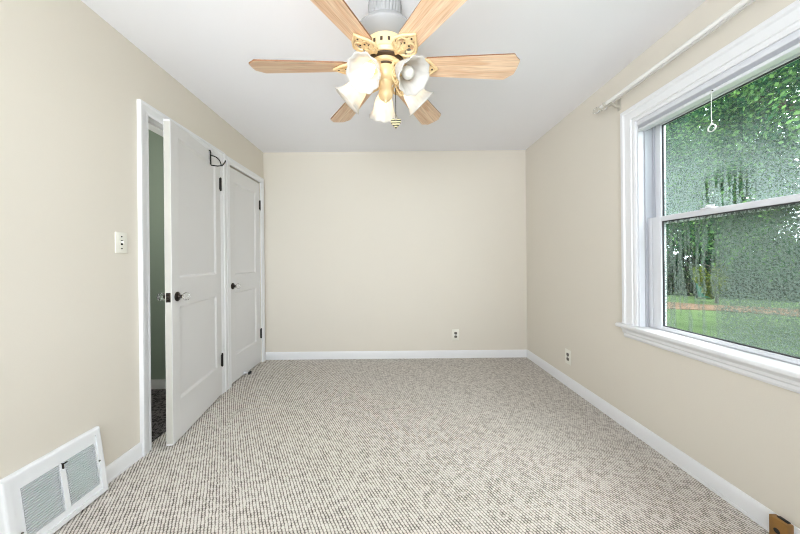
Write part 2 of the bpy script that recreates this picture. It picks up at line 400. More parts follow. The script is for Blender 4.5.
# baseboards
BP = [(0, 0), (0, .016), (.012, .016), (.014, .013), (.066, .013), (.076, .010), (.084, .006), (.088, .004), (.088, 0)]
def baseboard(name, path, mp, label, flip=False):
    bm = bm_new(); sweep(bm, path, BP, mp); struct(name, bm, M['trim'], label, 'baseboard', ang=20)
baseboard('baseboard_back', [(XL, 0), (XR, 0)], BACK, 'white baseboard along the far wall')
baseboard('baseboard_right', [(YB, 0), (D, 0)], RIGHT, 'white baseboard under the window wall')
baseboard('baseboard_left', [(YB, 0), (1.090, 0)], LEFT, 'white baseboard on the camera side of the floor vent')
baseboard('baseboard_left_corner', [(1.476, 0), (DY0-.0706, 0)], LEFT, 'short white baseboard between the vent and the door casing')

# door casings (colonial profile, mitred)
CP = [(0, 0), (0, .012), (.010, .014), (.022, .012), (.034, .016), (.062, .018), (.072, .024), (.086, .024), (.088, .020), (.088, 0)]
bm = bm_new(); sweep(bm, [(DY1+.002, 0), (DY1+.002, DH), (DY0-.002, DH), (DY0-.002, 0)][::-1], [(a*.78, o) for a, o in CP], LEFT); struct('trim_1', bm, M['trim'], 'white moulded casing around the open hallway door', 'door casing', ang=20)
CP2 = [(a*.80, o) for a, o in CP]
CP3 = [(0, 0), (0, .012), (.010, .014), (.022, .012), (.034, .017), (.060, .018), (.060, 0)]
bm = bm_new()
sweep(bm, [(CY0-.002, 0), (CY0-.002, DH), (CY1+.002, DH), (CY1+.002, 0)], [(a, o) for a, o in CP3], LEFT)
struct('trim_2', bm, M['trim'], 'white moulded casing around the closed closet door', 'door casing', ang=20)
# filler strip between both casings
bm = bm_new(); box(bm, XL, XL+.016, DY1+.0705, CY0-.0622, 0, DH+.066, .003); struct('trim_3', bm, M['trim'], 'flat white strip between the two door casings', 'trim')
# door jambs
bm = bm_new(); box(bm, XL-WT-.005, XL+.004, DY0-.018, DY0, 0, DH+.018); box(bm, XL-WT-.005, XL+.004, DY1, DY1+.018, 0, DH+.018); box(bm, XL-WT-.005, XL+.004, DY0, DY1, DH, DH+.018)
box(bm, XL-.085, XL-.045, DY0, DY0+.011, 0, DH); box(bm, XL-.085, XL-.045, DY1-.011, DY1, 0, DH); box(bm, XL-.085, XL-.045, DY0, DY1, DH-.011, DH)
jamb = struct('trim_4', bm, M['trim'], 'white door jamb lining the open doorway', 'door jamb')
bm = bm_new(); box(bm, XL-.032, XL-.006, DY0-.001, DY0+.0025, .905, .965, .001); tag(obj('strike_plate', bm, M['black'], jamb), 'black strike plate')

# ------------------------------------------------------------------ doors
def panel_slab(w, h, t, stile, rails, parent, z0=.012):
    """frame-and-panel slab: local hinge edge y=0, free edge y=-w, room face x=0, back x=-t; rails=[(z0,z1)...] bottom to top"""
    bm = bm_new()
    box(bm, -t, 0, -w, -w+stile, z0, z0+h, .002); box(bm, -t, 0, -stile, 0, z0, z0+h, .002)
    for a, b in rails: box(bm, -t, 0, -w+stile-.001, -stile+.001, a, b)
    for (a, b), (c, d) in zip(rails, rails[1:]):
        box(bm, -t+.011, -.011, -w+stile-.002, -stile+.002, b-.002, c+.002)
        for sgn in (0, 1):
            f = (lambda y, z, o: (-o, y, z)) if sgn == 0 else (lambda y, z, o: (-t+o, y, z))
            sweep(bm, [(-w+stile, b), (-stile, b), (-stile, c), (-w+stile, c)], [(-.001, .0005), (.004, .002), (.012, .008), (.018, .0112), (-.001, .0112)], f, True)
    return obj('slab', bm, M['door'], parent, smooth=False)
def knob(parent, x, y, z, sgn):
    """glass knob on a bronze rose; sgn +1 faces the room"""
    R = Matrix.Translation((x, y, z)) @ Matrix.Rotation(sgn*PI/2, 4, 'Y')
    bm = bm_new(); lathe(bm, [(.031, 0), (.031, .003), (.026, .008), (.013, .012), (.010, .022), (.013, .026), (.013, .034), (.005, .036)], 24, R)
    r = obj('knob_rose', bm, M['bronze'], parent)
    bm = bm_new(); lathe(bm, [(.010, .032), (.018, .036), (.026, .046), (.027, .056), (.022, .066), (.010, .072), (.003, .073)], 12, R)
    tag(obj('glass_knob', bm, M['crystal'], r, smooth=False), 'clear faceted glass knob')
def hinge(parent, x, y, z, h=.10):
    bm = bm_new(); lathe(bm, [(.0075, -h/2), (.0075, h/2)], 12, Matrix.Translation((x, y, z)))
    for e in (-1, 1): lathe(bm, [(.005, 0), (.008, .003), (.003, .009)], 12, Matrix.Translation((x, y, z+e*h/2)) @ Matrix.Rotation(0 if e > 0 else PI, 4, 'X'))
    box(bm, x-.003, x+.002, y-.022, y+.016, z-h/2, z+h/2)
    return tag(obj('hinge', bm, M['black'], parent), 'black butt hinge')
d1 = thing('door_1', 'white two-panel hallway door standing slightly ajar', 'door', (XL+.022, DY1-.004, 0), math.radians(9), kind='structure')
W1, H1 = .716, 2.035
panel_slab(W1, H1, .040, .085, [(.012, .262), (.872, 1.052), (1.968, 2.047)], d1)
knob(d1, 0, -W1+.058, .935, 1); knob(d1, -.040, -W1+.058, .935, -1)
bm = bm_new(); box(bm, -.033, -.007, -W1-.0012, -W1+.001, .905, .965, .001); e = tag(obj('latch_plate', bm, M['bronze'], d1), 'dark latch plate in the door edge')
bm = bm_new(); box(bm, -.0265, -.0135, -W1-.010, -W1, .925, .945, .003); obj('latch_bolt', bm, M['bronze'], e)
bm = bm_new(); box(bm, -.0375, -.0025, -W1-.0006, -W1+.001, .025, 2.035)
tag(obj('edge_strip', bm, M['door_edge'], d1), 'worn greyish door edge')
for z in (.305, 1.83): hinge(d1, .004, .004, z)
d2 = thing('door_2', 'closed white two-panel closet door in the far left corner', 'door', (XL-.004, CY1-.003, 0), 0, kind='structure')
W2 = CY1-CY0-.006
panel_slab(W2, H1, .035, .10, [(.012, .262), (.868, 1.030), (1.925, 2.047)], d2)
knob(d2, 0, -W2+.055, .925, 1)
for z in (.335, 1.80): hinge(d2, .004, .003, z)
# black wire hook over the top of the open door
hk = thing('over_door_hook', 'black wire hook hung over the top of the open door', 'hook', (XL+.022+.156*.185, DY1-.004-.988*.185, 2.047), math.radians(9))
bm = bm_new(); tube(bm, [(-.046, 0, -.05), (-.046, 0, .004), (.004, 0, .006), (.006, 0, -.01), (.006, 0, -.105), (.010, 0, -.112), (.055, 0, -.118), (.092, 0, -.112), (.112, 0, -.085), (.118, 0, -.070)], .005, 8)
obj('hanger_wire', bm, M['black'], hk)
bm = bm_new(); tube(bm, [(.006, 0, -.030)]+[(.006+.078*math.sin(t), 0, -.116+.082*math.cos(t)) for t in [i*PI/2/8 for i in range(1, 9)]], .0042, 8); obj('brace_wire', bm, M['black'], hk)
# small doorstop at the closet door
ds = thing('doorstop', 'small dark doorstop on the carpet at the closet door', 'doorstop', (XL+.004, 2.93, 0))
bm = bm_new(); box(bm, 0, .050, -.012, .012, .028, .040, .004); obj('stop_arm', bm, M['vinyl'], ds)
bm = bm_new(); box(bm, .046, .066, -.024, .024, .020, .046, .006); tag(obj('rubber_tip', bm, M['tyre'], ds), 'black rubber tip')
bm = bm_new(); box(bm, .0, .006, -.018, .018, .016, .052, .002); obj('mount_plate', bm, M['vinyl'], ds)

# ------------------------------------------------------------------ switch and outlets
sw = thing('light_switch', 'ivory toggle light switch beside the doorway casing', 'light switch', (XL, 1.614, 1.267))
bm = bm_new(); box(bm, 0, .006, -.036, .036, -.058, .058, .003); obj('switch_plate', bm, M['plate'], sw)
bm = bm_new(); box(bm, .005, .0075, -.006, .006, -.0135, .0135, .0005); tag(obj('toggle_slot', bm, M['slot'], sw), 'dark toggle slot')
bm = bm_new(); box(bm, .005, .019, -.0045, .0045, -.004, .009, .0015); obj('toggle', bm, M['plate'], sw)
for z in (-.033, .033):
    bm = bm_new(); lathe(bm, [(.004, .005), (.004, .0072), (.002, .008)], 10, Matrix.Translation((0, 0, z)) @ Matrix.Rotation(PI/2, 4, 'Y')); obj('screw', bm, M['slot'], sw)
def outlet(label, loc, rz):
    t = thing('wall_outlet', label, 'outlet', loc, rz, 'ivory wall outlets')     # local: +x out of the wall
    bm = bm_new(); box(bm, 0, .006, -.041, .041, -.066, .066, .003); obj('outlet_plate', bm, M['plate'], t)
    for z in (-.0205, .0205):
        bm = bm_new(); prism(bm, [(.017*math.cos(a)*1.0, max(-.0135, min(.0135, .019*math.sin(a)))) for a in [2*PI*i/24 for i in range(24)]], .005, .0085, Matrix.Translation((0, 0, z)) @ Matrix(((0, 0, 1, 0), (1, 0, 0, 0), (0, 1, 0, 0), (0, 0, 0, 1))))
        r = obj('receptacle', bm, M['receptacle'], t)
        bm = bm_new(); box(bm, .008, .0092, -.0085, -.0055, -.003, .007); box(bm, .008, .0092, .0055, .0085, -.003, .007); box(bm, .008, .0092, -.0025, .0025, -.0105, -.006)
        tag(obj('slot', bm, M['slot'], r), 'dark plug slots')
    bm = bm_new(); lathe(bm, [(.003, .005), (.003, .0068), (.001, .0072)], 10, Matrix.Rotation(PI/2, 4, 'Y')); obj('screw', bm, M['screw'], t)
outlet('ivory outlet low on the bare far wall', (.737, D, .270), -PI/2)
outlet('ivory outlet on the window wall above its baseboard', (XR, 2.620, .268), PI)

# ------------------------------------------------------------------ floor register on the left wall
VY0, VY1, VZ0, VZ1, VD = 1.095, 1.471, .008, .327, .022
v = thing('return_air_vent', 'large white louvred air vent low on the left wall', 'vent', (XL, 1.29, 0))
LEAN = .045/(VZ1-VZ0)                          # the face leans: its foot stands further out than its top
SH = Matrix(((1, 0, -LEAN, LEAN*VZ1), (0, 1, 0, 0), (0, 0, 1, 0), (0, 0, 0, 1)))
def VM(a, b, o): return (o+(LEAN*(VZ1-b) if o > .003 else 0), a-1.29, b)
def vobj(name, bm, m, **k):
    bmesh.ops.transform(bm, matrix=SH, verts=bm.verts); return obj(name, bm, m, v, **k)
bm = bm_new()
sweep(bm, [(VY0, VZ0), (VY1, VZ0), (VY1, VZ1), (VY0, VZ1)], [(0, 0), (0, VD-.008), (.003, VD-.002), (.008, VD), (.026, VD), (.026, .006), (.024, 0)], VM, True)
obj('vent_frame', bm, M['vent'], v, ang=20)
ia, ib, ja, jb = 1.150, 1.436, .062, .262; mid = (ia+ib)/2; y0, y1, z0, z1 = VY0+.0275, VY1-.0275, VZ0+.0275, VZ1-.0275
bm = bm_new()
box(bm, .008, VD-.005, y0-.003-1.29, ia-1.29, z0-.003, z1+.003); box(bm, .008, VD-.005, ib-1.29, VY1-.0255-1.29, z0-.003, z1+.003); box(bm, .008, VD-.005, ia-1.29, ib-1.29, z0-.003, ja); box(bm, .008, VD-.005, ia-1.29, ib-1.29, jb, z1+.003)
box(bm, .008, VD-.001, mid-.010-1.29, mid+.010-1.29, ja, jb, .001)
vobj('face_plate', bm, M['vent'], smooth=False)
bm = bm_new(); box(bm, .003, .006, ia-.02-1.29, ib+.02-1.29, ja-.02, jb+.02); vobj('back_plate', bm, M['vent_dark'])
for a, b in ((ia, mid-.010), (mid+.010, ib)):
    bm = bm_new(); N = 20
    for i in range(N):
        z = ja+(jb-ja)*(i+.5)/N
        box(bm, -.0065, .0065, a-1.29, b-1.29, -.0009, .0009, mtx=Matrix.Translation((VD-.009, 0, z)) @ Matrix.Rotation(math.radians(-12), 4, 'Y'))
    vobj('louvre_panel', bm, M['vent'], smooth=False)
bm = bm_new(); box(bm, VD-.004, VD+.006, mid-.003-1.29, mid+.001-1.29, jb-.022, jb+.002, .001); box(bm, VD+.002, VD+.006, mid-.001-1.29, mid+.016-1.29, jb-.004, jb+.001, .001)
lv = vobj('damper_lever', bm, M['bronze']); tag(lv, 'small dark damper lever')
for y, z in ((VY0+.040, .10), (VY1-.026, .17)):
    bm = bm_new(); lathe(bm, [(.004, VD-.003), (.004, VD+.0005), (.003, VD+.0015)], 10, Matrix.Translation((0, y-1.29, z)) @ Matrix.Rotation(PI/2, 4, 'Y')); vobj('screw', bm, M['screw'])

# ------------------------------------------------------------------ side window (double hung, white)
win = thing('window_1', 'white double-hung window with misted panes over a lawn', 'window', (0, 0, 0), kind='structure')
WC = [(0, 0), (0, .012), (.012, .016), (.026, .014), (.030, .020), (.074, .022), (.082, .030), (.100, .030), (.104, .026), (.104, 0)]
bm = bm_new(); sweep(bm, [(WY0, WZ0), (WY0, WZ1), (WY1, WZ1), (WY1, WZ0)], WC, RIGHT); obj('window_casing', bm, M['trim'], win, ang=18)
# stool (inner sill) with rounded nose and horns, apron below
bm = bm_new(); box(bm, XR-.062, XR+.0, WY0-.125, WY1+.125, WZ0-.026, WZ0, .009, 3); box(bm, XR-.01, XR+.075, WY0+.001, WY1-.001, WZ0-.026, WZ0, .0)
obj('window_sill', bm, M['trim'], win)
AP = [(0, 0), (0, .014), (.012, .020), (.026, .020), (.034, .028), (.048, .030), (.062, .040), (.066, .040), (.066, 0)]
bm = bm_new(); sweep(bm, [(WY0-.10, WZ0-.092), (WY1+.10, WZ0-.092)], AP, RIGHT); obj('apron', bm, M['trim'], win, ang=18)
# jamb lining and grey liner tracks
bm = bm_new()
box(bm, XR-.004, XR+.15, WY1-.012, WY1, WZ0, WZ1); box(bm, XR-.004, XR+.15, WY0, WY0+.012, WZ0, WZ1); box(bm, XR-.004, XR+.15, WY0+.012, WY1-.012, WZ1-.012, WZ1)
box(bm, XR+.075, XR+.17, WY0, WY1, WZ0-.045, WZ0-.004)
obj('window_jamb', bm, M['vinyl'], win)
bm = bm_new()
for y0, y1 in ((WY1-.022, WY1-.012), (WY0+.012, WY0+.022)):
    box(bm, XR+.030, XR+.042, y0, y1, WZ0, WZ1-.012); box(bm, XR+.080, XR+.088, y0, y1, WZ0, WZ1-.012); box(bm, XR+.042, XR+.130, (y0+.005 if y0 > 1.2 else y0), (y1 if y0 > 1.2 else y1-.005), WZ0, WZ1-.012)
obj('jamb_liner', bm, M['track'], win)
ZM = 1.385
SP = lambda a, d0, d1: [(0, d0), (0, d1), (-a+.010, d1), (-a, d1-.010), (-a, d0+.010), (-a+.010, d0)]
def sash(name, y0, y1, z0, z1, xo, wst, wtop, wbot, pane_m):
    """sash with its face xo metres out from the wall face"""
    bm = bm_new()
    x0, x1 = XR+xo, XR+xo+.034
    for ya, yb in ((y0, y0+wst), (y1-wst, y1)):
        if wst < .08: box(bm, x0, x1, ya, yb, z0, z1, .003)
        else:                                   # stile with a narrow groove towards the jamb
            e = ya if ya == y0 else yb-.030
            box(bm, x0+.002, x1, e, e+.030, z0, z1, .002); box(bm, x0, x1, ya+(.034 if ya == y0 else 0), yb-(0 if ya == y0 else .034), z0, z1, .003); box(bm, x0+.020, x1-.002, ya+.002, yb-.002, z0+.002, z1-.002)
    box(bm, x0, x1, y0+wst-.002, y1-wst+.002, z0, z0+wbot, .003); box(bm, x0, x1, y0+wst-.002, y1-wst+.002, z1-wtop, z1, .003)
    f = lambda a, b, o: (XR+xo+.004+o, a, b)
    s = obj(name, bm, M['vinyl'], win)
    bm = bm_new(); ya, yb, za, zb = y0+wst, y1-wst, z0+wbot, z1-wtop
    sweep(bm, [(ya, za), (yb, za), (yb, zb), (ya, zb)], [(0, .004), (.006, .006), (.006, .012), (0, .012)], f, True); 
    if wst >= .08: box(bm, x0+.012, x0+.021, y1-.0345, y1-.0295, z0+.004, z1-.004)  # dark strip laid in the stile groove as its shade
    tag(obj('gasket_and_groove_shade', bm, M['gasket'], s), 'thin dark gasket around the glass, with a dark strip as stile groove shade')
    bm = bm_new(); box(bm, x0+.014, x0+.020, ya-.004, yb+.004, za-.004, zb+.004); tag(obj('pane', bm, pane_m, s), 'pane misted with condensation')
    return s
up = sash('upper_sash', WY0+.026, WY1-.026, ZM-.022, WZ1-.014, .088, .040, .040, .040, M['pane_upper'])
lo = sash('lower_sash', WY0+.016, WY1-.016, WZ0+.002, ZM+.020, .046, .092, .030, .022, M['pane_lower'])
bm = bm_new(); yc = (WY0+WY1)/2
for dy in (-.2, .2):
    box(bm, XR+.040, XR+.078, yc+dy-.028, yc+dy+.028, ZM+.019, ZM+.027, .003); lathe(bm, [(.016, 0), (.016, .010), (.008, .014)], 16, Matrix.Translation((XR+.060, yc+dy, ZM+.026))); box(bm, XR+.050, XR+.057, yc+dy-.03, yc+dy+.01, ZM+.030, ZM+.038, .002)
obj('sash_lock', bm, M['vinyl'], lo)
# raised pleated shade inside the head of the window
sh = thing('window_shade', 'white pleated shade fully raised at the top of the window', 'window shade', (XR+.004, 1.30, WZ1-.018))
sh.scale = (1, 1, .68)
bm = bm_new(); box(bm, -.024, .030, -.555+.012, .555-.012, -.030, 0, .003); obj('headrail', bm, M['vinyl'], sh)
bm = bm_new()
for i in range(4):
    z = -.033-.006*i; sweep(bm, [(-.540, z), (.540, z)], [(-.0028, -.012), (0, -.020), (.0028, -.012), (.0028, .020), (0, .026), (-.0028, .020)], lambda a, b, o: (o, a, b))
obj('pleats', bm, M['shade_cloth'], sh, smooth=False)
bm = bm_new(); box(bm, -.020, .026, -.541, .541, -.082, -.058, .004); br = obj('bottom_rail', bm, M['vinyl'], sh)
# pull cord with a ring
px, py_ = -.022, 1.411-1.30
bm = bm_new(); lathe(bm, [(.004, 0), (.004, .004), (.002, .005)], 10, Matrix.Translation((-.020, py_, -.070)) @ Matrix.Rotation(-PI/2, 4, 'Y')); obj('cord_eyelet', bm, M['slot'], br)
bm = bm_new(); tube(bm, [(px-.002, py_, -.070), (px-.004, py_, -.10), (px-.004, py_+.002, -.20), (px-.004, py_, -.312)], .0016, 6); pc = obj('pull_cord', bm, M['cord'], sh)
bm = bm_new(); tube(bm, [(px-.004+0*t, py_+.017*math.cos(t), -.338+.024*math.sin(t)) for t in [2*PI*i/20 for i in range(20)]], .0032, 8, True); obj('pull_ring', bm, M['cord'], pc)
bm = bm_new(); lathe(bm, [(.002, .006), (.005, .002), (.006, -.006), (.002, -.010)], 12, Matrix.Translation((px-.004, py_, -.306))); obj('cord_knob', bm, M['cord'], pc)

# double curtain rod with crystal finials
cr = thing('curtain_rod', 'white double curtain rod above the window', 'curtain rod', (XR, 1.30, 2.235))
rods = ((-.055, .000, .010), (-.095, -.012, .012))
for i, (dx, dz, r) in enumerate(rods):
    bm = bm_new(); tube(bm, [(dx, -.80, dz), (dx, .735+.02*i, dz)], r, 14); q = obj('rod', bm, M['rod'], cr)
    for s_, y in ((1, .735+.02*i), (-1, -.80)):
        RM = Matrix.Translation((dx, y, dz)) @ Matrix.Rotation(-s_*PI/2, 4, 'X')
        bm = bm_new(); lathe(bm, [(r+.001, -.004), (r+.003, 0), (r+.003, .010), (.006, .014), (.005, .020)], 16, RM); f = obj('finial_cap', bm, M['bracket'], q)
    if True:
        bm = bm_new(); lathe(bm, [(.006, .018), (.014, .022), (.021, .036), (.020, .050), (.012, .062), (.008, .066), (.009, .072), (.006, .080), (.002, .084)], 10, Matrix.Translation((dx, .735+.02*i, dz)) @ Matrix.Rotation(-PI/2, 4, 'X')); obj('finial', bm, M['crystal'], q, smooth=False)
for y in (.705, -.60):
    bm = bm_new()
    box(bm, -.006, 0, y-.014, y+.014, -.060, .020, .002)
    tube(bm, [(-.003, y, -.030), (-.030, y, -.030), (-.055, y, -.014), (-.075, y, -.024), (-.095, y, -.027), (-.110, y, -.020), (-.114, y, -.006)], [.010, .010, .010, .011, .010, .008, .006], 10)
    tube(bm, [(-.055, y, -.012), (-.068, y, -.008), (-.070, y, .004)], .007, 8)
    obj('bracket', bm, M['bracket'], cr)

# wooden block on the right baseboard
wb = thing('wooden_block', 'brown wooden block with a dark hole against the right baseboard', 'block', (XR-.016, 1.165, 0))
bm = bm_new(); box(bm, -.030, 0, -.028, .028, .0, .098, .004)
obj('block_body', bm, M['block'], wb)
bm = bm_new(); lathe(bm, [(.010, -.0002), (.010, .0012)], 16, Matrix.Translation((-.030, .002, .050)) @ Matrix.Rotation(-PI/2, 4, 'Y')); tag(obj('bolt_hole', bm, M['slot'], wb), 'dark round hole')
bm = bm_new(); box(bm, -.016, -.002, -.020, .012, .0975, .1015, .001); tag(obj('top_slot', bm, M['slot'], wb), 'dark notch on top of the block')

# ------------------------------------------------------------------ ceiling fan with light kit
FX, FY = -.025, 1.445
fan = thing('ceiling_fan', 'ceiling fan with six oak blades and five tulip glass lights', 'ceiling fan', (FX, FY, H), math.radians(1))
Z = lambda z: z-H
bm = bm_new(); lathe(bm, [(.078, Z(2.44)), (.080, Z(2.425)), (.079, Z(2.37)), (.070, Z(2.345)), (.050, Z(2.332)), (.030, Z(2.330))], 96, flute=lambda a, i: 1+(.040*math.cos(28*a) if 0 < i < 5 else 0)); cn = obj('canopy', bm, M['fan_white'], fan, ang=60)
bm = bm_new(); lathe(bm, [(.020, Z(2.335)), (.020, Z(2.31))], 20); lathe(bm, [(.034, Z(2.331)), (.036, Z(2.326)), (.030, Z(2.320))], 24); obj('downrod', bm, M['fan_white'], fan)
bm = bm_new(); lathe(bm, [(.030, Z(2.322)), (.080, Z(2.316)), (.128, Z(2.295)), (.150, Z(2.268)), (.153, Z(2.258)), (.149, Z(2.250)), (.112, Z(2.226)), (.098, Z(2.218))], 64); obj('motor_cover', bm, M['fan_white'], fan)
bm = bm_new(); lathe(bm, [(.100, Z(2.221)), (.103, Z(2.212)), (.101, Z(2.205)), (.099, Z(2.165)), (.104, Z(2.160)), (.106, Z(2.150)), (.098, Z(2.138)), (.080, Z(2.132))], 64); mb = obj('motor_band', bm, M['fan_cream'], fan)
bm = bm_new(); box(bm, -.0012, .0012, -.006, .006, -.009, .009, .001, 1, Matrix.Translation((.1012, 0, Z(2.186)))); v0 = tag(obj('vent_slot', bm, M['fan_groove'], mb), 'dark vent slot in the motor band')
for k in range(1, 18):
    q = v0.copy(); C.objects.link(q); q.parent = mb; q.rotation_euler = (0, 0, 2*PI*k/18)
bm = bm_new(); lathe(bm, [(.092, Z(2.136)), (.096, Z(2.131)), (.092, Z(2.126)), (.074, Z(2.124))], 48); obj('groove_ring', bm, M['fan_groove'], mb)
bm = bm_new(); lathe(bm, [(.074, Z(2.130)), (.078, Z(2.122)), (.070, Z(2.112)), (.056, Z(2.108)), (.054, Z(2.100)), (.058, Z(2.085)), (.056, Z(2.065)), (.046, Z(2.045)), (.034, Z(2.038)), (.031, Z(2.030)), (.031, Z(2.000)), (.034, Z(1.994)), (.036, Z(1.982)), (.032, Z(1.966)), (.020, Z(1.954)), (.008, Z(1.950)), (.006, Z(1.942)), (.002, Z(1.938))], 48)
lk = obj('light_kit_body', bm, M['fan_cream'], fan)
bm = bm_new(); lathe(bm, [(.060, Z(2.1085)), (.0625, Z(2.105)), (.060, Z(2.1015)), (.050, Z(2.1015))], 48); obj('kit_ring', bm, M['fan_groove'], lk)
# blade with ornate iron
def blade_outline():
    r0, r1, w0, w1 = .175, .660, .052, .073
    p = [(r0, -w0*.72), (r0+.03, -w0), (r1-.045, -w1), (r1-.038, -w1+.002), (r1-.020, -w1+.020), (r1-.006, -w1+.030), (r1-.002, -w1+.034), (r1-.001, -w1+.040)]
    tip = [(r1, -.016), (r1+.001, 0), (r1, .016)]
    return p + tip + [(x, -y) for x, y in p[::-1]]
def iron_bm():
    bm = bm_new()
    zc = -.012
    # arm from the motor
    tube(bm, [(.085, 0, .020), (.105, 0, .012), (.130, 0, -.006), (.165, 0, zc)], [.011, .010, .009, .008], 10)
    # two heart-shaped loops and a centre leaf
    for s in (-1, 1):
        pts = []
        for i in range(25):
            t = i/24*1.75*PI; r = .030*(1-.25*i/24)
            pts.append((.158+.030-r*math.cos(t)*.95, s*(.024+r*math.sin(t)*.8-.004), zc))
        tube(bm, pts, .0052, 8)
        tube(bm, [(.120, s*.004, -.004), (.135, s*.030, zc), (.155, s*.050, zc), (.185, s*.056, zc), (.215, s*.040, zc), (.240, s*.014, zc), (.258, 0, zc)], [.005, .006, .006, .006, .006, .006, .005], 8)
    prism(bm, [(.15, -.008), (.19, -.020), (.235, -.014), (.262, 0), (.235, .014), (.19, .020), (.15, .008)], zc-.003, zc+.003)
    return bm
bo = blade_outline()
def fan_blade(ang):
    bm = bm_new(); prism(bm, bo, -.0035, .0035)
    bm.normal_update()
    for f in bm.faces:
        if abs(f.normal.z) < .5: f.material_index = 1
    return bm
bm = fan_blade(0)
b0 = obj('blade', bm, [M['oak'], M['oak_edge']], fan, smooth=False)
i0 = obj('blade_iron', iron_bm(), M['fan_cream'], b0)
scr = []
for (x, y) in ((.195, -.012), (.195, .012), (.232, 0)):
    bm = bm_new(); lathe(bm, [(.0045, -.015), (.0045, -.0165), (.002, -.018)], 10, Matrix.Translation((x, y, 0))); scr.append(obj('blade_screw', bm, M['fan_groove'], b0))
BZ = Z(2.118)
for k in range(6):
    b = b0 if k == 0 else b0.copy()
    if k:
        C.objects.link(b); b.parent = fan
        for q in [i0]+scr:
            c = q.copy(); C.objects.link(c); c.parent = b
    b.matrix_local = Matrix.Translation((0, 0, BZ)) @ Matrix.Rotation(k*PI/3, 4, 'Z') @ Matrix.Rotation(math.radians(-13), 4, 'X')
# five shades on scroll arms
TILT = math.radians(43)
def shade_bm():
    bm = bm_new(); seg = 96
    prof = [(q*1.10, z_*1.16) for q, z_ in ((.024, 0), (.027, .006), (.028, .012), (.036, .026), (.043, .044), (.047, .064), (.052, .082), (.061, .098), (.071, .108))]
    def fl(a, i):
        t = max(0, (i-2)/6); return 1+.045*t*t*math.cos(10*a)+.010*t*math.cos(30*a)
    outer = lathe(bm, prof, seg, flute=fl, cap=False)
    return bm
def arm_bm():
    bm = bm_new()
    tube(bm, [(.040, 0, .040), (.070, 0, .050), (.092, 0, .040), (.106, 0, .018), (.104, 0, .004)], [.009, .009, .009, .010, .012], 10)
    pts = []
    for i in range(30):
        t = i/29*2.4*PI; r = .026*(1-.72*i/29); pts.append((.076-r*math.cos(t), 0, -.008+r*math.sin(t)))
    tube(bm, pts, .0045, 8)
    pts = [(.050, 0, .010), (.058, 0, -.030), (.072, 0, -.052)]
    for i in range(16):
        t = i/15*2*PI; r = .014*(1-.6*i/15); pts.append((.086-r*math.cos(t), 0, -.052-r*math.sin(t)))
    tube(bm, pts, .004, 8)
    return bm
def cap_bm():
    bm = bm_new(); lathe(bm, [(.012, -.026), (.020, -.022), (.028, -.010), (.031, .004), (.030, .010), (.022, .010)], 28); return bm
def bulb_bm():
    bm = bm_new(); lathe(bm, [(.012, .006), (.013, .026), (.016, .034), (.025, .052), (.029, .068), (.026, .084), (.016, .094), (.004, .097)], 24); return bm
arm0, shade0, bulb0, cap0 = arm_bm(), shade_bm(), bulb_bm(), cap_bm()
kits = [(94, 'bulb_warm'), (168, 'bulb_warm'), (241, 'bulb_front'), (309, 'bulb_off'), (22, 'bulb_soft')]
meshes = {}
for i, (deg, bmname) in enumerate(kits):
    R = Matrix.Rotation(math.radians(deg), 4, 'Z') @ Matrix.Translation((0, 0, Z(2.058)))
    A = R @ Matrix.Translation((.112, 0, -.004)) @ Matrix.Rotation(PI/2+TILT, 4, 'Y')
    if i == 0:
        a = obj('light_arm', arm0, M['fan_cream'], fan); c = obj('shade_holder', cap0, M['fan_cream'], a)
        s = obj('lamp_shade', shade0, M['milk'], fan, ang=80); mod = s.modifiers.new('glass_wall', 'SOLIDIFY'); mod.thickness = .003
        b = obj('bulb', bulb0, M['bulb_warm'], s); meshes = dict(a=a, c=c, s=s, b=b)
    else:
        a, c, s, b = (meshes[k].copy() for k in 'acsb')
        for q in (a, c, s, b): C.objects.link(q)
        a.parent = fan; s.parent = fan; c.parent = a; b.parent = s
    if i:
        b.data = b.data.copy()
    b.data.materials.clear(); b.data.materials.append(M[bmname])
    a.matrix_local = R; c.matrix_local = R.inverted() @ A; s.matrix_local = A
    b['label'] = {'bulb_warm': 'warm lit bulb', 'bulb_front': 'warm lit bulb facing the camera', 'bulb_off': 'unlit bulb', 'bulb_soft': 'white lit bulb'}[bmname]
# pull chain with a heart charm
bm = bm_new(); CX, CYY = .052, .075
tube(bm, [(.046, .028, Z(2.075)), (CX, .055, Z(2.068)), (CX, CYY, Z(2.05)), (CX, CYY, Z(1.90))], .0013, 6)
for i in range(46):
    bmesh.ops.create_icosphere(bm, subdivisions=1, radius=.0022, matrix=Matrix.Translation((CX, CYY, Z(2.05)-.15*i/45)))
ch = obj('pull_chain', bm, M['bronze'], fan)
heart = []
for i in range(28):
    t = 2*PI*i/28; heart.append((.028*math.sin(t)**3, (.0215*math.cos(t)-.0082*math.cos(2*t)-.0033*math.cos(3*t)-.0013*math.cos(4*t))*1.15))
def charm():
    bm = bm_new()
    prism(bm, heart, -.006, .006, Matrix.Translation((CX, CYY, Z(1.874))) @ Matrix.Rotation(PI/2, 4, 'X'))
    bmesh.ops.bevel(bm, geom=[e for e in bm.edges if all(abs(f.normal.y) < .5 for f in e.link_faces) is False], offset=.003, segments=2, affect='EDGES')
    return bm
